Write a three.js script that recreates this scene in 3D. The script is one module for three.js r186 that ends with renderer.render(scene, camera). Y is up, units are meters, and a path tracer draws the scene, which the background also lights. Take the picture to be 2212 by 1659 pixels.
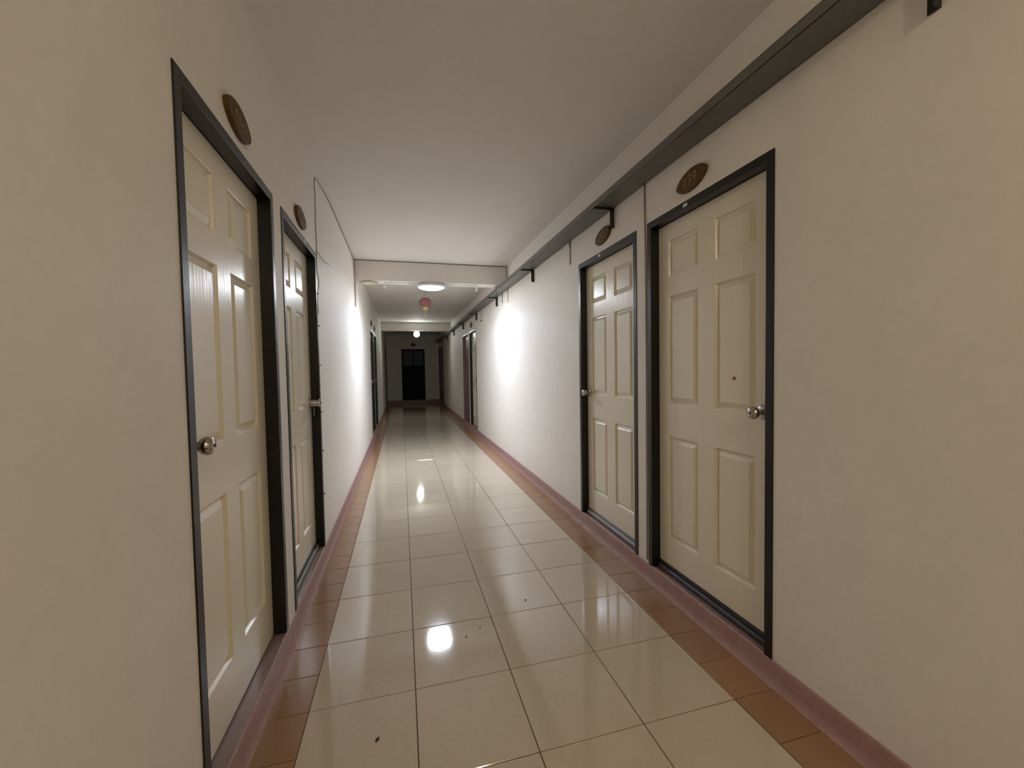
import * as THREE from 'three';
import { RoundedBoxGeometry } from 'three/addons/geometries/RoundedBoxGeometry.js';
import { mergeGeometries } from 'three/addons/utils/BufferGeometryUtils.js';
import { TextGeometry } from 'three/addons/geometries/TextGeometry.js';
import { RectAreaLightUniformsLib } from 'three/addons/lights/RectAreaLightUniformsLib.js';
import { FontLoader } from 'three/addons/loaders/FontLoader.js';

// ------------------------------------------------------------------ camera, light, exposure
RectAreaLightUniformsLib.init();
const scene = new THREE.Scene();
const camera = new THREE.PerspectiveCamera(2 * Math.atan(829.5 / 888.87) * 180 / Math.PI, 2212 / 1659, 0.05, 60);
camera.position.set(-0.4201, 1.3014, 0);
camera.rotation.order = 'YXZ';
camera.rotation.set(-0.0363, -0.2608, -0.0174);
scene.background = new THREE.Color(0x000000);           // a closed corridor: no sky enters
const renderer = new THREE.WebGLRenderer();
renderer.toneMapping = THREE.LinearToneMapping;
renderer.toneMappingExposure = 1.35;
renderer.shadowMap.enabled = true;
const LAMP_FRONT = { at: [-0.01, 2.366, -5.62], down: 127, downColor: [0.84, 0.92, 1.06], beam: 1.35, beamColor: [0.72, 0.9, 1.28], spill: 0.75, spillColor: [0.98, 0.98, 0.94] };   // round lamp below the first beam
const LAMP_REAR = { at: [0.2, 2.5, 1.25], intensity: 1.75, color: [1.0, 0.85, 0.62] };      // round ceiling lamp behind the viewer
const LAMP_FAR = { at: [0.025, 2.372, -12.4], intensity: 0.8, color: [0.95, 1.0, 0.95] };   // bulb below the second beam

// ------------------------------------------------------------------ measures (metres)
const XL = -0.9665, XR = 1.0084, H = 2.708, ZB = 3.2, ZE = -16.6;
const B1 = -5.52, B2 = -12.35, BT = 0.2, BY = 2.452;

// ------------------------------------------------------------------ helpers
let seed = 20731;
const rnd = () => { seed = (seed * 1664525 + 1013904223) >>> 0; return seed / 4294967296; };
const taken = new Map();
function numbered(name) { const n = taken.get(name) || 0; taken.set(name, n + 1); return n ? `${name}_${String(n).padStart(3, '0')}` : name; }
function shade(o) { o.castShadow = true; o.receiveShadow = true; return o; }
function metreUV(g) {
  if (g.index) g = g.toNonIndexed();
  const p = g.attributes.position, n = g.attributes.normal, uv = new Float32Array(p.count * 2);
  for (let i = 0; i < p.count; i++) {
    const ax = Math.abs(n.getX(i)), ay = Math.abs(n.getY(i)), az = Math.abs(n.getZ(i));
    let u, v;
    if (az >= ax && az >= ay) { u = p.getX(i); v = p.getY(i); } else if (ax >= ay) { u = p.getZ(i); v = p.getY(i); } else { u = p.getX(i); v = p.getZ(i); }
    uv[2 * i] = u; uv[2 * i + 1] = v;
  }
  g.setAttribute('uv', new THREE.BufferAttribute(uv, 2));
  return g;
}
function merged(list) {
  return mergeGeometries(list.map((g) => {
    g = g.index ? g.toNonIndexed() : g;
    for (const k of Object.keys(g.attributes)) if (!['position', 'normal', 'uv'].includes(k)) g.deleteAttribute(k);
    return g;
  }));
}
const box = (w, h, d, x = 0, y = 0, z = 0, c = 0) => {
  const g = c > 0 ? new RoundedBoxGeometry(w, h, d, 2, c) : new THREE.BoxGeometry(w, h, d);
  g.translate(x, y, z); return metreUV(g);
};
const span = (x0, x1, y0, y1, z0, z1, c = 0) => box(Math.abs(x1 - x0), Math.abs(y1 - y0), Math.abs(z1 - z0), (x0 + x1) / 2, (y0 + y1) / 2, (z0 + z1) / 2, c);
function mesh(name, geometry, material, parent, label) {
  const m = shade(new THREE.Mesh(geometry, material));
  m.name = name; if (label) m.userData.label = label;
  parent.add(m); return m;
}
function tag(o, label, category, { group, kind } = {}) {
  o.userData.label = label; o.userData.category = category;
  if (group) o.userData.group = group;
  if (kind) o.userData.kind = kind;
  return o;
}
function thing(name, label, category, opt = {}) {
  const g = new THREE.Group(); g.name = numbered(name); scene.add(g);
  return tag(g, label, category, opt);
}
function single(name, geometry, material, label, category, opt = {}) {
  return tag(mesh(numbered(name), geometry, material, scene), label, category, opt);
}
const tube = (pts, r, n = 24, k = 6) => metreUV(new THREE.TubeGeometry(new THREE.CatmullRomCurve3(pts.map((p) => new THREE.Vector3(...p)), false, 'catmullrom', 0.3), n, r, k, false));
// wall-facing frame: local x to a viewer's right, z out of the wall into the corridor
const faceRight = (o, z = 0, y = 0) => { o.position.set(XR, y, z); o.rotation.y = -Math.PI / 2; return o; };
const faceLeft = (o, z = 0, y = 0) => { o.position.set(XL, y, z); o.rotation.y = Math.PI / 2; return o; };

// ------------------------------------------------------------------ computed textures
function noiseGrid(n) { const a = new Float32Array(n * n); for (let i = 0; i < a.length; i++) a[i] = rnd(); return a; }
function valueNoise(size, cells, cellsY = cells) {
  const n = Math.max(cells, cellsY), g = noiseGrid(n), out = new Float32Array(size * size);
  const s = (t) => t * t * (3 - 2 * t);
  for (let y = 0; y < size; y++) for (let x = 0; x < size; x++) {
    const fx = x / size * cells, fy = y / size * cellsY, x0 = Math.floor(fx), y0 = Math.floor(fy), tx = s(fx - x0), ty = s(fy - y0);
    const at = (i, j) => g[(j % cellsY) * n + (i % cells)];
    out[y * size + x] = (at(x0, y0) * (1 - tx) + at(x0 + 1, y0) * tx) * (1 - ty) + (at(x0, y0 + 1) * (1 - tx) + at(x0 + 1, y0 + 1) * tx) * ty;
  }
  return out;
}
function layers(size, list) {
  const out = new Float32Array(size * size); let sum = 0;
  for (const [cx, cy, w] of list) { const v = valueNoise(size, cx, cy); sum += w; for (let i = 0; i < out.length; i++) out[i] += v[i] * w; }
  for (let i = 0; i < out.length; i++) out[i] /= sum;
  return out;
}
function texture(size, f, srgb, repeat) {
  const d = new Uint8Array(size * size * 4);
  for (let i = 0; i < size * size; i++) { const c = f(i); d[4 * i] = c[0]; d[4 * i + 1] = c[1]; d[4 * i + 2] = c[2]; d[4 * i + 3] = 255; }
  const t = new THREE.DataTexture(d, size, size); t.magFilter = THREE.LinearFilter; t.minFilter = THREE.LinearMipmapLinearFilter; t.generateMipmaps = true;
  t.wrapS = t.wrapT = THREE.RepeatWrapping; t.repeat.set(repeat[0], repeat[1]);
  if (srgb) t.colorSpace = THREE.SRGBColorSpace;
  t.needsUpdate = true; return t;
}
const grey = (a) => (i) => { const v = Math.max(0, Math.min(255, a[i] * 255)); return [v, v, v]; };
const enc = (x) => 255 * (x <= 0.0031308 ? 12.92 * x : 1.055 * Math.pow(x, 1 / 2.4) - 0.055);
const tint = (a, rgb, amount) => (i) => { const k = 1 + (a[i] - 0.5) * 2 * amount; return rgb.map((c) => Math.max(0, Math.min(255, enc(c * k)))); };

const plasterA = layers(512, [[8, 8, 1], [24, 24, 1], [90, 60, 0.8], [200, 200, 0.7]]);
const trowel = layers(512, [[30, 4, 1.2], [70, 9, 1], [128, 128, 0.6], [256, 256, 0.6]]);
const grain = layers(512, [[60, 3, 1], [150, 6, 1], [256, 14, 0.8]]);
const fleck = layers(512, [[64, 64, 1], [200, 200, 1], [12, 12, 0.8]]);

const C = (r, g, b) => new THREE.Color().setRGB(r, g, b);
const WALL = [0.835, 0.79, 0.73], CEIL = [0.87, 0.84, 0.795], PINK = [0.42, 0.255, 0.235], CREAM = [0.59, 0.505, 0.385], BROWN = [0.34, 0.19, 0.1], DOOR = [0.83, 0.765, 0.62];
const M = {};
M.wall = new THREE.MeshStandardMaterial({ map: texture(512, tint(plasterA, WALL, 0.05), true, [0.5, 0.5]), bumpMap: texture(512, grey(trowel), false, [1, 1]), bumpScale: 0.0009, roughness: 0.6 });
M.ceiling = new THREE.MeshStandardMaterial({ map: texture(512, tint(plasterA, CEIL, 0.04), true, [0.4, 0.4]), bumpMap: texture(512, grey(trowel), false, [0.7, 0.7]), bumpScale: 0.0012, roughness: 0.75 });
M.pink = new THREE.MeshStandardMaterial({ map: texture(512, tint(fleck, PINK, 0.22), true, [2, 2]), bumpMap: texture(512, grey(trowel), false, [3, 3]), bumpScale: 0.002, roughness: 0.42 });
M.sill = new THREE.MeshStandardMaterial({ map: texture(512, tint(fleck, [0.27, 0.195, 0.185], 0.2), true, [2, 2]), roughness: 0.28 });
M.step = new THREE.MeshStandardMaterial({ map: texture(512, tint(fleck, [0.3, 0.16, 0.15], 0.2), true, [2, 2]), roughness: 0.4 });
M.grout = new THREE.MeshStandardMaterial({ color: C(0.1, 0.068, 0.045), roughness: 0.8 });
const glaze = (rgb, i) => new THREE.MeshPhysicalMaterial({ map: texture(256, ((a) => tint(a, rgb, 0.07))(layers(256, [[40, 40, 1], [120, 120, 1], [6, 6, 0.8]])), true, [2.5, 2.5]), roughness: 0.065, specularIntensity: 1, clearcoat: 0.2, clearcoatRoughness: 0.03 });
const varied = (rgb, k) => rgb.map((c) => c * k);
M.cream = [1, 0.97, 1.03].map((k) => glaze(varied(CREAM, k)));
M.brown = [1, 0.97, 1.03].map((k) => { const m = glaze(varied(BROWN, k)); m.roughness = 0.24; m.clearcoat = 0.1; m.clearcoatRoughness = 0.12; return m; });
M.door = new THREE.MeshPhysicalMaterial({ color: C(...DOOR), bumpMap: texture(512, grey(grain), false, [3, 1]), bumpScale: 0.0005, roughness: 0.28, clearcoat: 0.15, clearcoatRoughness: 0.18 });
M.mauve = new THREE.MeshPhysicalMaterial({ color: C(0.19, 0.115, 0.125), bumpMap: M.door.bumpMap, bumpScale: 0.0005, roughness: 0.4 });
M.frame = new THREE.MeshPhysicalMaterial({ color: C(0.0085, 0.0075, 0.0075), bumpMap: texture(512, grey(fleck), false, [6, 6]), bumpScale: 0.0004, roughness: 0.32, specularIntensity: 0.8 });
M.sweep = new THREE.MeshStandardMaterial({ color: C(0.05, 0.05, 0.055), roughness: 0.4 });
M.steel = new THREE.MeshStandardMaterial({ color: C(0.5, 0.47, 0.43), metalness: 1, roughness: 0.2 });
M.tray = new THREE.MeshStandardMaterial({ map: texture(512, tint(fleck, [0.16, 0.16, 0.15], 0.2), true, [2, 2]), metalness: 0.25, roughness: 0.42 });
M.black = new THREE.MeshStandardMaterial({ color: C(0.015, 0.016, 0.017), roughness: 0.45 });
M.plaque = new THREE.MeshPhysicalMaterial({ map: texture(512, tint(grain, [0.105, 0.058, 0.011], 0.4), true, [3, 3]), roughness: 0.55, specularIntensity: 0.6 });
M.digit = new THREE.MeshStandardMaterial({ color: C(0.24, 0.155, 0.06), roughness: 0.4 });
M.white = new THREE.MeshStandardMaterial({ color: C(0.75, 0.75, 0.73), roughness: 0.5 });
M.label = new THREE.MeshStandardMaterial({ color: C(0.7, 0.72, 0.7), roughness: 0.5 });
M.red = new THREE.MeshStandardMaterial({ color: C(0.3, 0.02, 0.02), roughness: 0.5 });
M.cable = new THREE.MeshStandardMaterial({ color: C(0.24, 0.19, 0.155), roughness: 0.6 });
M.rust = new THREE.MeshStandardMaterial({ color: C(0.16, 0.07, 0.035), roughness: 0.7 });
M.conduitGrey = new THREE.MeshStandardMaterial({ color: C(0.3, 0.29, 0.29), roughness: 0.4 });
M.conduit = new THREE.MeshStandardMaterial({ color: C(0.42, 0.35, 0.29), roughness: 0.6 });
M.lantern = new THREE.MeshPhysicalMaterial({ color: C(0.5, 0.2, 0.215), roughness: 0.5, transmission: 0.3, thickness: 0, side: THREE.DoubleSide });
M.yellow = new THREE.MeshStandardMaterial({ color: C(0.68, 0.62, 0.2), roughness: 0.6 });
M.shadeOff = new THREE.MeshStandardMaterial({ color: C(0.7, 0.64, 0.42), roughness: 0.35 });
M.darkDoor = new THREE.MeshPhysicalMaterial({ color: C(0.003, 0.004, 0.005), roughness: 0.55, specularIntensity: 0.3 });
M.darkGlass = new THREE.MeshPhysicalMaterial({ color: C(0.05, 0.075, 0.095), roughness: 0.4, specularIntensity: 0.4 });
M.crumb = new THREE.MeshStandardMaterial({ color: C(0.03, 0.022, 0.016), roughness: 0.9 });
const glow = (rgb, k) => new THREE.MeshStandardMaterial({ color: C(0.8, 0.8, 0.8), emissive: C(...rgb), emissiveIntensity: k, roughness: 0.4 });

// ------------------------------------------------------------------ doors: where they stand (world z of both edges, bottom, top)
const R = 'right', L = 'left';
const DOORS = [
  { side: R, z: [-1.3116, -2.1772], y: [0.096, 2.1469], knob: 'near', sweep: 'dark grey', sticker: -1.835, dot: true, label: 'cream six-panel door with a small red dot and dark sweep' },
  { side: R, z: [-2.2935, -3.1594], y: [0.096, 2.1469], knob: 'far', sweep: 'pale grey', sticker: -2.79, label: 'cream six-panel door with a pale grey sweep, beside the red-dot door' },
  { side: L, z: [-1.2577, -2.0993], y: [0.106, 2.1081], knob: 'near', label: 'cream six-panel door in black frame, round knob, no bottom sweep, facing the red-dot door' },
  { side: L, z: [-2.2328, -3.065], y: [0.106, 2.1081], knob: 'far', tagged: true, sweep: 'grey', sticker: -2.73, label: 'cream six-panel door with a grey tag hanging from its knob' },
  { side: R, z: [-8.05, -8.87], y: [0.11, 2.12], knob: 'near', label: 'cream six-panel door in black frame beside the mauve door' },
  { side: R, z: [-8.99, -9.88], y: [0.09, 2.12], paint: 'mauve', label: 'mauve door in a mauve frame beyond the round lamp' },
  { side: L, z: [-8.0, -8.82], y: [0.12, 2.1], knob: 'near', label: 'black-framed door facing the mauve and cream pair, next to the bare wall stretch' },
  { side: L, z: [-8.95, -9.77], y: [0.12, 2.1], knob: 'far', label: 'black-framed door facing the mauve door, nearer to the second beam' },
  { side: R, z: [-14.75, -15.56], y: [0.11, 2.15], label: 'dim black-framed door beyond the bulb on the cable tray side, first of two' },
  { side: R, z: [-15.68, -16.49], y: [0.11, 2.15], label: 'dim black-framed door in the dark corner under the tray end' },
  { side: L, z: [-14.9, -15.71], y: [0.11, 2.15], label: 'dim black-framed door beyond the bulb, opposite the tray side' },
];

// ------------------------------------------------------------------ the shell
// floor: a grout bed with every tile laid on it
const floor = thing('floor', 'glossy cream tiled corridor floor with brown tile borders', 'floor', { kind: 'structure' });
mesh('grout_bed', span(XL - 0.15, XR + 0.15, -0.1, -0.0045, ZB + 0.15, ZE - 0.15), M.grout, floor);
function tileGeometry(w, d) {
  const h = 0.006, c = 0.0016, a = w / 2, b = d / 2, P = [], q = (p0, p1, p2, p3) => P.push(...p0, ...p1, ...p2, ...p0, ...p2, ...p3);
  const t = [[-a + c, 0, b - c], [a - c, 0, b - c], [a - c, 0, -b + c], [-a + c, 0, -b + c]], e = [[-a, -c, b], [a, -c, b], [a, -c, -b], [-a, -c, -b]], o = [[-a, -h, b], [a, -h, b], [a, -h, -b], [-a, -h, -b]];
  q(t[0], t[1], t[2], t[3]);
  for (let i = 0; i < 4; i++) { const j = (i + 1) % 4; q(e[i], e[j], t[j], t[i]); q(o[i], o[j], e[j], e[i]); }
  const g = new THREE.BufferGeometry(); g.setAttribute('position', new THREE.Float32BufferAttribute(P, 3)); g.computeVertexNormals(); return metreUV(g);
}
const ZA = -1.2883, creamGeo = tileGeometry(0.3965, 0.3965), brownWide = { [L]: tileGeometry(0.1645, 0.1978), [R]: tileGeometry(0.2065, 0.1978) };
for (let k = -3; k < 39; k++) {
  const zc = ZA - 0.4 * k - 0.2;
  if (zc - 0.2 < ZE - 0.2) break;
  for (let c = 0; c < 4; c++) {
    const m = mesh('cream_tile', creamGeo, M.cream[Math.floor(rnd() * 3)], floor);
    m.position.set(-0.6 + 0.4 * c, (rnd() - 0.5) * 0.0006, zc); m.rotation.set((rnd() - 0.5) * 0.0045, rnd() < 0.5 ? 0 : Math.PI, (rnd() - 0.5) * 0.0045);
  }
}
for (let k = -6; k < 77; k++) {
  const zc = ZA - 0.2 * k - 0.1;
  for (const [s, x] of [[L, -0.8835], [R, 0.9045]]) {
    const m = mesh('brown_tile', brownWide[s], M.brown[Math.floor(rnd() * 3)], floor);
    m.position.set(x, (rnd() - 0.5) * 0.0005, zc); m.rotation.set((rnd() - 0.5) * 0.005, 0, (rnd() - 0.5) * 0.005);
  }
}
// walls with door openings, 15 cm thick
function sideWall(side) {
  const s = side === R ? 1 : -1;                       // local x = s * world z
  const x0 = Math.min(s * ZB, s * ZE), x1 = Math.max(s * ZB, s * ZE);
  const sh = new THREE.Shape([[x0, 0], [x1, 0], [x1, H], [x0, H]].map((p) => new THREE.Vector2(...p)));
  for (const d of DOORS) if (d.side === side) {
    const a = Math.min(s * d.z[0], s * d.z[1]), b = Math.max(s * d.z[0], s * d.z[1]);
    sh.holes.push(new THREE.Path([[a, d.y[0] - 0.012], [a, d.y[1]], [b, d.y[1]], [b, d.y[0] - 0.012]].map((p) => new THREE.Vector2(...p))));
  }
  const g = new THREE.ExtrudeGeometry(sh, { depth: 0.15, bevelEnabled: false }); g.translate(0, 0, -0.15);
  return metreUV(g);
}
faceRight(single('wall_right', sideWall(R), M.wall, 'long cream plaster wall carrying the cable tray', 'wall', { kind: 'structure' }));
faceLeft(single('wall_left', sideWall(L), M.wall, 'long cream plaster wall with a thin cable and no tray', 'wall', { kind: 'structure' }));
single('ceiling', span(XL - 0.15, XR + 0.15, H, H + 0.15, ZB + 0.15, ZE - 0.15), M.ceiling, 'plain cream ceiling between the beams', 'ceiling', { kind: 'structure' });
{
  const sh = new THREE.Shape([[XL - 0.15, 0], [XR + 0.15, 0], [XR + 0.15, H], [XL - 0.15, H]].map((p) => new THREE.Vector2(...p)));
  sh.holes.push(new THREE.Path([[-0.42, 0.15], [-0.42, 2.145], [0.466, 2.145], [0.466, 0.15]].map((p) => new THREE.Vector2(...p))));
  const g = new THREE.ExtrudeGeometry(sh, { depth: 0.15, bevelEnabled: false });
  const m = single('wall_end', metreUV(g), M.wall, 'dim plaster wall closing the corridor, around the dark door', 'wall', { kind: 'structure' }); m.position.z = ZE - 0.15;
}
single('wall_back', span(XL - 0.15, XR + 0.15, 0, H, ZB, ZB + 0.15), M.wall, 'plain cream wall behind the viewer', 'wall', { kind: 'structure' });
single('ceiling_beam', span(XL, XR, BY, H, B1, B1 - BT, 0.006), M.wall, 'cream ceiling beam holding the round lit lamp', 'beam', { kind: 'structure' });
single('ceiling_beam', span(XL, XR, BY + 0.01, H, B2, B2 - BT, 0.006), M.wall, 'cream ceiling beam with the bare bulb below it', 'beam', { kind: 'structure' });
// skirting: painted mortar, flaring to the floor
function skirting(side) {
  const s = side === R ? 1 : -1, sh = new THREE.Shape();
  sh.moveTo(0, -0.004); sh.lineTo(0.026, -0.004); sh.quadraticCurveTo(0.012, 0.012, 0.0085, 0.035); sh.lineTo(0.006, 0.086); sh.quadraticCurveTo(0.0055, 0.1, 0, 0.102); sh.lineTo(0, -0.004);
  const g = new THREE.ExtrudeGeometry(sh, { depth: ZB - ZE, bevelEnabled: false, curveSegments: 6 });
  g.translate(0, 0, ZE);
  if (s > 0) { g.scale(-1, 1, 1); const p = g.index ? g.toNonIndexed() : g; const a = p.attributes.position; for (let i = 0; i < a.count; i += 3) { const t = [a.getX(i), a.getY(i), a.getZ(i)]; a.setXYZ(i, a.getX(i + 1), a.getY(i + 1), a.getZ(i + 1)); a.setXYZ(i + 1, ...t); } p.computeVertexNormals(); return metreUV(p); }
  return metreUV(g);
}
single('baseboard_right', skirting(R), M.pink, 'pink painted skirting below the cable tray wall', 'skirting', { kind: 'structure' }).position.x = XR;
single('baseboard_left', skirting(L), M.pink, 'pink painted skirting below the wall without a tray', 'skirting', { kind: 'structure' }).position.x = XL;
single('baseboard_end', span(XL, XR, -0.004, 0.15, ZE, ZE + 0.02, 0.004), M.step, 'reddish skirting step under the dark end door', 'skirting', { kind: 'structure' });

// ------------------------------------------------------------------ doors
function ringGeometry(w, h, prof) {                    // nested rectangles [inset, height] from the outer edge to the field
  const P = [], q = (a, b, c, d) => P.push(...a, ...b, ...c, ...a, ...c, ...d);
  const rect = ([t, z]) => [[t, t, z], [w - t, t, z], [w - t, h - t, z], [t, h - t, z]];
  for (let k = 0; k + 1 < prof.length; k++) { const A = rect(prof[k]), B = rect(prof[k + 1]); for (let i = 0; i < 4; i++) { const j = (i + 1) % 4; q(A[i], A[j], B[j], B[i]); } }
  const F = rect(prof[prof.length - 1]); q(F[0], F[1], F[2], F[3]);
  const g = new THREE.BufferGeometry(); g.setAttribute('position', new THREE.Float32BufferAttribute(P, 3)); g.computeVertexNormals(); return metreUV(g);
}
const PROFILE = [[0, 0], [0.003, -0.0012], [0.008, -0.011], [0.0105, -0.0135], [0.0145, -0.013], [0.0335, -0.0035], [0.0365, -0.0012]];
const rowsOf = (h) => [[0.099, 0.398], [0.4915, 0.7975], [0.852, 0.954]].map(([a, b]) => [a * h, b * h]);
const colsOf = (w) => [[0.108, 0.42], [0.568, 0.88]].map(([a, b]) => [a * w, b * w]);
const knobGeo = metreUV(new THREE.LatheGeometry([[0, 0.074], [0.009, 0.0735], [0.017, 0.0715], [0.0235, 0.067], [0.0268, 0.06], [0.027, 0.053], [0.0245, 0.045], [0.018, 0.038], [0.0125, 0.033], [0.0115, 0.02], [0.0125, 0.011]].map((p) => new THREE.Vector2(...p)).reverse(), 28).rotateX(Math.PI / 2));
const roseGeo = metreUV(new THREE.LatheGeometry([[0.012, 0.013], [0.024, 0.012], [0.03, 0.008], [0.0325, 0.003], [0.0325, 0]].map((p) => new THREE.Vector2(...p)).reverse(), 28).rotateX(Math.PI / 2));
const barrelGeo = metreUV(new THREE.LatheGeometry([[0, 0.066], [0.024, 0.066], [0.0275, 0.064], [0.0275, 0.054], [0.0255, 0.052], [0.0255, 0.014], [0.0265, 0.012]].map((p) => new THREE.Vector2(...p)).reverse(), 28).rotateX(Math.PI / 2));
const keyholeGeo = metreUV(new THREE.CylinderGeometry(0.005, 0.005, 0.003, 16).rotateX(Math.PI / 2).translate(0, 0, 0.0745));
const reed = { [L]: 1, [R]: -1 };
let doorNo = 0;
for (const d of DOORS) {
  const w = Math.abs(d.z[1] - d.z[0]), h = d.y[1] - d.y[0], zc = (d.z[0] + d.z[1]) / 2;
  const t = new THREE.Group(); t.name = `door_${++doorNo}`; scene.add(t); tag(t, d.label, 'door', { kind: 'structure' });
  (d.side === R ? faceRight : faceLeft)(t, zc, d.y[0]);
  const near = d.side === R ? 1 : -1;                   // local x of the jamb nearer the viewer
  const fm = d.paint ? M.mauve : M.frame, lm = d.paint ? M.mauve : M.door, fw = 0.0385, deep = -0.11, lip = 0.004, a = w / 2;
  const fr = mesh('door_frame', merged([span(-a, -a + fw, 0, h, deep, lip, 0.003), span(a - fw, a, 0, h, deep, lip, 0.003), span(-a + fw - 0.002, a - fw + 0.002, h - fw, h, deep, lip, 0.003)]), fm, t, d.paint ? 'mauve painted frame' : 'black painted frame');
  mesh('threshold', span(-a, a, -0.012, 0.0, deep, 0.0), M.sill, t, 'grey mauve sill');
  // leaf: rails and stiles around six openings, each closed by its raised panel
  const lw = w - 2 * fw - 0.004, lh = h - fw - 0.012, zf = -0.05, x0 = -lw / 2, y0 = 0.009;
  const sh = new THREE.Shape([[0, 0], [lw, 0], [lw, lh], [0, lh]].map((p) => new THREE.Vector2(...p)));
  const cols = colsOf(lw), rows = rowsOf(lh);
  for (const [c0, c1] of cols) for (const [r0, r1] of rows) sh.holes.push(new THREE.Path([[c0, r0], [c0, r1], [c1, r1], [c1, r0]].map((p) => new THREE.Vector2(...p))));
  const lg = new THREE.ExtrudeGeometry(sh, { depth: 0.035, bevelEnabled: false }); lg.translate(0, 0, -0.035);
  const leaf = mesh('door_leaf', metreUV(lg), lm, t, d.paint ? 'mauve six-panel leaf' : 'cream moulded leaf'); leaf.position.set(x0, y0, zf);
  for (const [c0, c1] of cols) for (const [r0, r1] of rows) { const p = mesh('panel', ringGeometry(c1 - c0, r1 - r0, PROFILE), lm, leaf); p.position.set(c0, r0, 0); }
  mesh('stop', span(-a + fw, a - fw, 0.0, h - fw, deep, deep + 0.015), fm, t);
  if (d.sweep) {
    const m = d.sweep === 'dark grey' ? M.sweep : d.sweep === 'pale grey' ? M.conduitGrey : M.tray;
    const g = new THREE.CapsuleGeometry(0.014, lw - 0.03, 4, 10); g.rotateZ(Math.PI / 2); g.scale(1, 1, 0.75);
    const s = mesh('door_sweep', merged([metreUV(g), span(-lw / 2 + 0.002, lw / 2 - 0.002, -0.006, 0.034, -0.0115, -0.008)]), m, t, `${d.sweep} draught strip`); s.position.set(0, 0.0165, zf + 0.011);
  }
  if (d.knob) {
    const kx = d.knob === 'near' ? near * (a - fw - 0.055) : -near * (a - fw - 0.055);
    const k = mesh('knob', d.tagged ? barrelGeo : knobGeo, M.steel, t, d.tagged ? 'barrel-shaped steel knob' : 'round steel knob'); k.position.set(kx, 1.0 + (d.side === R ? 0.004 : -0.008), zf);
    mesh('rose', roseGeo, M.steel, k); mesh('keyhole', keyholeGeo, M.black, k);
    if (d.tagged) {
      const r = merged([tube([[0.004, -0.02, 0.022], [0.008, -0.03, 0.024], [0.01, -0.036, 0.024]], 0.0016, 8, 5), box(0.022, 0.05, 0.004, 0.012, -0.056, 0.024, 0.0015)]);
      mesh('tag', r, M.tray, k, 'small grey tag hanging from the knob');
    }
  }
  if (d.sticker) mesh('sticker', box(0.032, 0.016, 0.0012, near > 0 ? d.sticker - zc : zc - d.sticker, h - 0.021, lip + 0.0004), M.label, t, 'small white label on the head');
  if (d.dot) mesh('red_dot', metreUV(new THREE.CylinderGeometry(0.0075, 0.0075, 0.004, 16).rotateX(Math.PI / 2).translate(-1.567 - zc, 1.241 - d.y[0], zf + 0.0005)), M.red, t, 'small red dot on the panel');
}
// dark double-lit door in the end wall
{
  const t = new THREE.Group(); t.name = `door_${++doorNo}`; scene.add(t); tag(t, 'dark door with two dim upper panes at the corridor end', 'door', { kind: 'structure' });
  t.position.set(0.023, 0.15, ZE);
  const a = 0.443, h = 1.995;
  mesh('door_frame', merged([span(-a, -a + 0.035, 0, h, -0.1, 0.004, 0.003), span(a - 0.035, a, 0, h, -0.1, 0.004, 0.003), span(-a + 0.033, a - 0.033, h - 0.035, h, -0.1, 0.004, 0.003)]), M.darkDoor, t);
  const sh = new THREE.Shape([[-a + 0.035, 0.005], [a - 0.035, 0.005], [a - 0.035, h - 0.035], [-a + 0.035, h - 0.035]].map((p) => new THREE.Vector2(...p)));
  for (const [p, q] of [[-a + 0.06, -0.025], [0.025, a - 0.06]]) {
    sh.holes.push(new THREE.Path([[p, 1.36], [p, h - 0.06], [q, h - 0.06], [q, 1.36]].map((v) => new THREE.Vector2(...v))));
  }
  const lg = new THREE.ExtrudeGeometry(sh, { depth: 0.035, bevelEnabled: false }); lg.translate(0, 0, -0.07);
  const leaf = mesh('door_leaf', metreUV(lg), M.darkDoor, t, 'near-black leaf');
  for (const [p, q] of [[-a + 0.06, -0.025], [0.025, a - 0.06]]) mesh('pane', span(p, q, 1.36, h - 0.06, -0.06, -0.05), M.darkGlass, leaf, 'dim blue-grey pane');
}

// ------------------------------------------------------------------ lamps
// round lamp below the first beam
{
  const [x, y, z] = LAMP_FRONT.at;
  const t = thing('round_lamp', 'bright round lamp glowing below the first beam', 'lamp'); t.position.set(x, BY - 0.002, z);
  mesh('base', metreUV(new THREE.LatheGeometry([[0, -0.014], [0.172, -0.014], [0.181, -0.02], [0.184, -0.034], [0.181, -0.046], [0.172, -0.048], [0.168, -0.042]].map((p) => new THREE.Vector2(...p)).reverse(), 48)), M.white, t, 'white ring of the fitting');
  mesh('diffuser', metreUV(new THREE.LatheGeometry([[0, -0.074], [0.06, -0.0725], [0.11, -0.067], [0.145, -0.058], [0.163, -0.048], [0.168, -0.04]].map((p) => new THREE.Vector2(...p)), 48)), glow([1, 1, 0.96], 5), t, 'glowing white bowl');
  const p = new THREE.PointLight(C(...LAMP_FRONT.spillColor), LAMP_FRONT.spill, 0, 2);   // the bowl glows all round,
  p.position.set(x, y - 0.002, z); p.castShadow = true; p.shadow.radius = 2; scene.add(p);
  const a = new THREE.RectAreaLight(C(...LAMP_FRONT.downColor), LAMP_FRONT.down, 0.26, 0.26);   // most of it through the flat underside,
  a.position.set(x, y - 0.003, z); a.lookAt(x, 0, z); scene.add(a);
  const s = new THREE.SpotLight(C(...LAMP_FRONT.beamColor), LAMP_FRONT.beam, 0, 77 * Math.PI / 180, 0.06, 2);   // and throws a sharp-edged cone down
  s.position.set(x, y - 0.004, z); s.target.position.set(x, 0, z); s.castShadow = true; s.shadow.radius = 2.2; scene.add(s, s.target);
}
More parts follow.
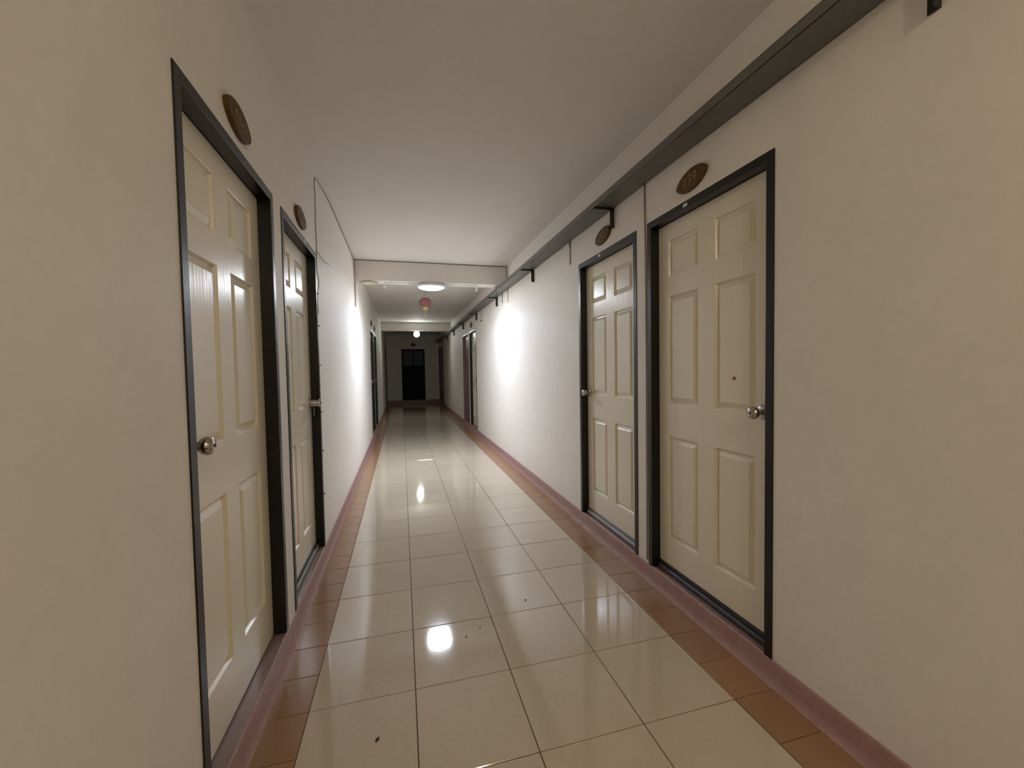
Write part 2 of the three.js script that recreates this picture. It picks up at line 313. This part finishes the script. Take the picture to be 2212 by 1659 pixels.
// the lamp on the ceiling behind the viewer, whose light shows on the tray's bracket
{
  const [x, y, z] = LAMP_REAR.at;
  const t = thing('globe_lamp', 'warm globe lamp on a short stem behind the viewer', 'lamp'); t.position.set(x, H, z);
  mesh('rose', metreUV(new THREE.CylinderGeometry(0.045, 0.05, 0.02, 24).translate(0, -0.01, 0)), M.white, t);
  mesh('stem', metreUV(new THREE.CylinderGeometry(0.007, 0.007, 0.12, 12).translate(0, -0.075, 0)), M.white, t);
  mesh('globe', metreUV(new THREE.SphereGeometry(0.085, 32, 20).translate(0, y - H, 0)), glow([1, 0.86, 0.66], 2), t, 'glowing globe');
  const s = new THREE.PointLight(C(...LAMP_REAR.color), LAMP_REAR.intensity, 0, 2);
  s.position.set(x, y, z); s.castShadow = true; s.shadow.radius = 3; scene.add(s);
}
// bulb below the second beam
{
  const [x, y, z] = LAMP_FAR.at;
  const t = thing('bulb_lamp', 'small glowing bulb in a metal reflector below the second beam', 'lamp'); t.position.set(x, BY + 0.01, z);
  const dy = y - BY - 0.01;
  mesh('stem', metreUV(new THREE.CylinderGeometry(0.008, 0.008, 0.07, 12).translate(0, -0.035, -0.06)), M.tray, t);
  const cup = new THREE.LatheGeometry([[0.018, -0.085], [0.05, -0.07], [0.078, -0.035], [0.088, 0.01], [0.085, 0.01], [0.075, -0.033], [0.048, -0.066], [0.018, -0.08]].map((p) => new THREE.Vector2(...p)), 32);
  cup.rotateX(Math.PI / 2 + 0.25); cup.translate(0, dy, 0);
  mesh('reflector', metreUV(cup), M.white, t, 'reflector cup open towards the corridor');
  mesh('bulb', metreUV(new THREE.SphereGeometry(0.042, 24, 16).translate(0, dy, 0)), glow([1, 1, 0.95], 9), t, 'glowing bulb');
  const s = new THREE.PointLight(C(...LAMP_FAR.color), LAMP_FAR.intensity, 0, 2);
  s.position.set(x, y, z); s.castShadow = true; s.shadow.radius = 2; scene.add(s);
}
// fluorescent batten without its tube
{
  const t = thing('light_batten', 'thin white tube-light batten with two empty holders on beam', 'batten'); t.position.set(-0.005, BY, B1 - 0.075);
  mesh('rail', box(1.2, 0.014, 0.032, 0, -0.007, 0, 0.003), M.white, t);
  for (const s of [-1, 1]) mesh('tube_holder', merged([box(0.024, 0.066, 0.022, s * 0.601, -0.05, 0.0, 0.006), box(0.03, 0.02, 0.03, s * 0.598, -0.018, 0, 0.004)]), M.white, t);
}
{
  const t = thing('flush_lamp', 'unlit pale yellow round lamp under the first beam by the wall', 'lamp'); t.position.set(-0.8, BY, B1 - 0.1);
  mesh('rim', metreUV(new THREE.LatheGeometry([[0.08, 0], [0.099, -0.002], [0.101, -0.012], [0.094, -0.02], [0.085, -0.018]].map((p) => new THREE.Vector2(...p)).reverse(), 36)), M.conduit, t);
  mesh('shade', metreUV(new THREE.LatheGeometry([[0, -0.036], [0.04, -0.034], [0.07, -0.028], [0.088, -0.018]].map((p) => new THREE.Vector2(...p)), 36)), M.shadeOff, t);
  for (const s of [-1, 1]) mesh('cable_clip', box(0.022, 0.012, 0.02, s * 0.122, -0.006, 0.02, 0.003), M.white, t);
}

// ------------------------------------------------------------------ cable tray with its brackets
{
  const t = thing('cable_tray', 'long grey metal cable tray on black wall brackets', 'cable tray');
  const y0 = 2.386, y1 = 2.43, xf = 0.872, xb = XR - 0.003, k = 0.002, z0 = ZB - 0.02, z1 = ZE + 0.02;
  mesh('channel', merged([span(xf, xb, y0, y0 + k, z0, z1), span(xf, xf + k, y0, y1, z0, z1), span(xf, xf + 0.012, y1 - k, y1, z0, z1), span(xb - k, xb, y0, y1, z0, z1)]), M.tray, t, 'grey painted channel');
  for (let i = 0; i < 9; i++) {
    const z = -0.815 - 1.7665 * i;
    const b = mesh('bracket', merged([box(0.146, 0.004, 0.03, -0.073, 0.008, 0, 0.001), box(0.146, 0.014, 0.004, -0.073, 0.003, 0.013, 0.001), box(0.004, 0.128, 0.03, -0.0025, -0.058, 0, 0.001), box(0.03, 0.128, 0.004, -0.015, -0.058, 0.013, 0.001)]), M.black, t, 'black angle-iron bracket');
    b.position.set(XR - 0.0025, y0 - 0.0115, z);
  }
  for (const z of [-2.53, -4.9, -6.3]) mesh('rivet', metreUV(new THREE.CylinderGeometry(0.006, 0.006, 0.003, 10).translate(0.93, y0 - 0.001, z)), M.black, t);
}

// ------------------------------------------------------------------ number plaques
const font = await new FontLoader().loadAsync('fonts/droid/droid_serif_bold.typeface.json');
function lens(a, b, power) { const s = new THREE.Shape(); for (let i = 0; i < 48; i++) { const f = i / 48 * Math.PI * 2, x = a * Math.cos(f), y = b * Math.sign(Math.sin(f)) * Math.pow(Math.abs(Math.sin(f)), power); i ? s.lineTo(x, y) : s.moveTo(x, y); } s.closePath(); return s; }
function plaque(side, z, y, tilt, text, label, power = 1.25, marks = 0) {
  const t = thing('number_plaque', label, 'plaque', { group: 'carved oval plaques above the doors' });
  (side === R ? faceRight : faceLeft)(t, z, y); t.rotation.order = 'YXZ'; t.rotation.z = tilt;
  const g = new THREE.ExtrudeGeometry(lens(0.104, 0.047, power), { depth: 0.012, bevelEnabled: true, bevelThickness: 0.005, bevelSize: 0.005, bevelSegments: 3 }); g.translate(0, 0, 0.001);
  mesh('board', metreUV(g), M.plaque, t, 'brown varnished wooden board');
  if (text) [...text].forEach((ch, i) => {
    const d = new TextGeometry(ch, { font, size: 0.04, depth: 0.004, curveSegments: 5, bevelEnabled: true, bevelSize: 0.0008, bevelThickness: 0.0008, bevelSegments: 1 });
    d.computeBoundingBox(); const bb = d.boundingBox; d.translate(-(bb.min.x + bb.max.x) / 2, -(bb.min.y + bb.max.y) / 2, 0);
    const m = mesh('digit', metreUV(d), M.digit, t); m.position.set(-0.036 + i * 0.036, 0.001, 0.017);
  });
  for (let i = 0; i < marks; i++) { const m = mesh('carved_mark', metreUV(new THREE.TorusGeometry(0.014, 0.0026, 6, 18, 4.2)), M.digit, t); m.position.set(-0.034 + i * 0.034, 0, 0.018); m.rotation.z = 0.6 + i * 1.9; }
  return t;
}
plaque(R, -1.782, 2.232, 0.13, '250', 'brown pointed oval number plaque over the door with the red dot');
plaque(R, -2.719, 2.247, 0.17, '249', 'brown rounded oval number plaque right beside a black tray bracket', 0.95);
plaque(L, -1.687, 2.196, -0.12, '', 'brown oval plaque over the door without a bottom sweep', 1.15, 3);
plaque(L, -2.616, 2.187, -0.1, '', 'brown oval plaque beside the thin vertical cable', 0.95, 3);
plaque(R, -8.57, 2.235, 0.08, '', 'small far plaque over the cream door beside the mauve one', 1, 2);
plaque(L, -8.3, 2.215, 0, '', 'small far plaque over a black-framed door, nearer the first beam', 1, 2);
plaque(L, -9.25, 2.21, 0, '', 'small far plaque over a black-framed door, nearer the second beam', 1, 2);
{
  const t = thing('number_plaque', 'dark oval plaque over the dark end door', 'plaque', { group: 'carved oval plaques above the doors' }); t.position.set(0.04, 2.32, ZE);
  const g = new THREE.ExtrudeGeometry(lens(0.09, 0.055, 1), { depth: 0.012, bevelEnabled: true, bevelThickness: 0.004, bevelSize: 0.004, bevelSegments: 2 });
  mesh('board', metreUV(g), M.plaque, t);
}

// ------------------------------------------------------------------ lantern
{
  const t = thing('paper_lantern', 'red ribbed paper lantern with yellow base and tassel', 'lantern'); t.position.set(0.013, 2.511, -7.5);
  const g = new THREE.SphereGeometry(0.103, 72, 24), p = g.attributes.position;
  for (let i = 0; i < p.count; i++) { const x = p.getX(i), y = p.getY(i), z = p.getZ(i), r = 1 + 0.035 * Math.cos(18 * Math.atan2(z, x)); p.setXYZ(i, x * r, y * 0.86, z * r); }
  g.computeVertexNormals(); mesh('shade', metreUV(g), M.lantern, t, 'red ribbed globe');
  mesh('bottom_collar', metreUV(new THREE.CylinderGeometry(0.045, 0.048, 0.06, 24).translate(0, -0.112, 0)), M.yellow, t, 'yellow collar');
  mesh('top_collar', metreUV(new THREE.CylinderGeometry(0.036, 0.04, 0.02, 24).translate(0, 0.092, 0)), M.yellow, t);
  mesh('tassel', merged([-1, 0, 1].map((i) => tube([[0, -0.14, 0], [i * 0.003, -0.2, 0], [i * 0.006, -0.275, i * 0.002]], 0.0022, 8, 5))), M.yellow, t, 'thin yellow tassel');
  mesh('cord', tube([[0, 0.1, 0], [0, 0.15, 0], [0, 0.197, 0]], 0.0015, 6, 5), M.cable, t);
}

// ------------------------------------------------------------------ cables
single('wall_cable', merged([tube([[XL + 0.005, 2.704, -5.5], [XL + 0.006, 2.7, -4.4], [XL + 0.005, 2.703, -3.7], [XL + 0.004, 2.64, -3.12], [XL + 0.004, 2.5, -3.105], [XL + 0.004, 2.3, -3.09], [XL + 0.004, 2.16, -3.1], [XL + 0.004, 2.0, -3.075], [XL + 0.012, 1.92, -3.095], [XL + 0.004, 1.84, -3.075], [XL + 0.005, 1.7, -3.072]], 0.0025, 90, 6)]), M.cable, 'thin brown cable dropping past the tagged door frame', 'cable');
single('wall_cable', tube([[XL + 0.004, 2.135, -3.1], [XL + 0.012, 2.12, -3.22], [XL + 0.014, 2.125, -3.38], [XL + 0.02, 2.14, -3.5]], 0.0025, 20, 6), M.cable, 'loose cable end sticking out beside the tagged door', 'cable');
single('wall_cable', tube([[XR - 0.005, 2.385, -2.2], [XR - 0.005, 2.2, -2.196], [XR - 0.005, 1.9, -2.189], [XR - 0.005, 1.2, -2.187], [XR - 0.005, 0.12, -2.19]], 0.0045, 50, 6), M.cable, 'thin cable running down between the two cream doors under the tray', 'cable');
for (const [z, y1, label, m] of [[-3.32, 2.19, 'rusty cable stub hanging below tray beside a cream door', M.rust], [-5.47, 2.215, 'thin cable stub below the tray next to the first beam', M.cable], [-5.79, 2.25, 'short dark cable stub below the tray just past the first beam', M.black]]) {
  single('cable_stub', merged([tube([[XR - 0.005, 2.386, z + 0.012], [XR - 0.006, 2.34, z], [XR - 0.005, y1, z]], 0.0036, 16, 6), tube([[XR - 0.006, 2.386, z - 0.03], [XR - 0.007, 2.36, z - 0.012], [XR - 0.006, 2.33, z]], 0.0028, 10, 6)]), m, label, 'cable');
}
{
  const t = thing('pull_cord', 'thin cord with a black ball end hanging below tray', 'cord'); t.position.set(XR - 0.012, 2.386, -7.39);
  mesh('cord', tube([[0, 0, 0], [0, -0.1, 0], [0, -0.19, 0]], 0.003, 10, 6), M.cable, t);
  mesh('ball', metreUV(new THREE.SphereGeometry(0.014, 16, 12).translate(0, -0.2, 0)), M.black, t, 'black ball');
}
single('beam_dirt_line', tube([[XL + 0.004, 2.702, B1 + 0.004], [XL + 0.25, 2.699, B1 + 0.004], [0, 2.701, B1 + 0.004], [XR - 0.12, 2.699, B1 + 0.004], [XR - 0.008, 2.698, B1 + 0.005], [XR - 0.005, 2.66, B1 + 0.005], [XR - 0.005, 2.45, B1 + 0.005]], 0.0038, 60, 6), M.cable, 'dark dirt line along the top of the first beam, shaped as a thin tube', 'cable');  // dirt line along the beam's top edge, modelled as a thin cable
{
  const t = thing('conduit_run', 'pair of thin cream conduits dropping from the first beam', 'conduit');
  mesh('conduit', tube([[XL + 0.007, 2.7, B1 + 0.02], [XL + 0.007, 2.5, B1 + 0.02], [XL + 0.007, 2.12, B1 + 0.02]], 0.006, 12, 8), M.conduit, t);
  mesh('conduit', tube([[XL + 0.007, 2.44, B1 - 0.06], [XL + 0.007, 2.3, B1 - 0.06], [XL + 0.007, 2.12, B1 - 0.06]], 0.005, 12, 8), M.conduit, t);
}
for (let i = 0; i < 6; i++) {
  const t = single('cable_clip', box(0.01, 0.007, 0.018, 0, 0, 0, 0.002), M.black, 'tiny black cable clip on the tagged door frame edge', 'clip', { group: 'clips down the frame edge' });
  t.position.set(XL + 0.0055, [1.84, 1.62, 1.35, 1.03, 0.76, 0.46][i], -3.075);
}

// ------------------------------------------------------------------ crumbs on the tiles
[[-0.538, -1.489, 0.011, 'dark crumb lying alone on a cream tile'], [-0.151, -1.958, 0.006, 'tiny dark speck on the cream floor'], [0.218, -2.179, 0.009, 'thin dark crumb on the cream floor'], [-0.072, -2.013, 0.005, 'tiny dark speck on the cream floor']].forEach(([x, z, s, label]) => {
  const g = new THREE.IcosahedronGeometry(1, 1); g.scale(s * 0.45, 0.0022, s);
  const m = single('crumb', metreUV(g), M.crumb, label, 'crumb', { group: 'crumbs on the floor tiles' }); m.position.set(x, 0.0022, z); m.rotation.y = -0.5;
});

renderer.render(scene, camera);
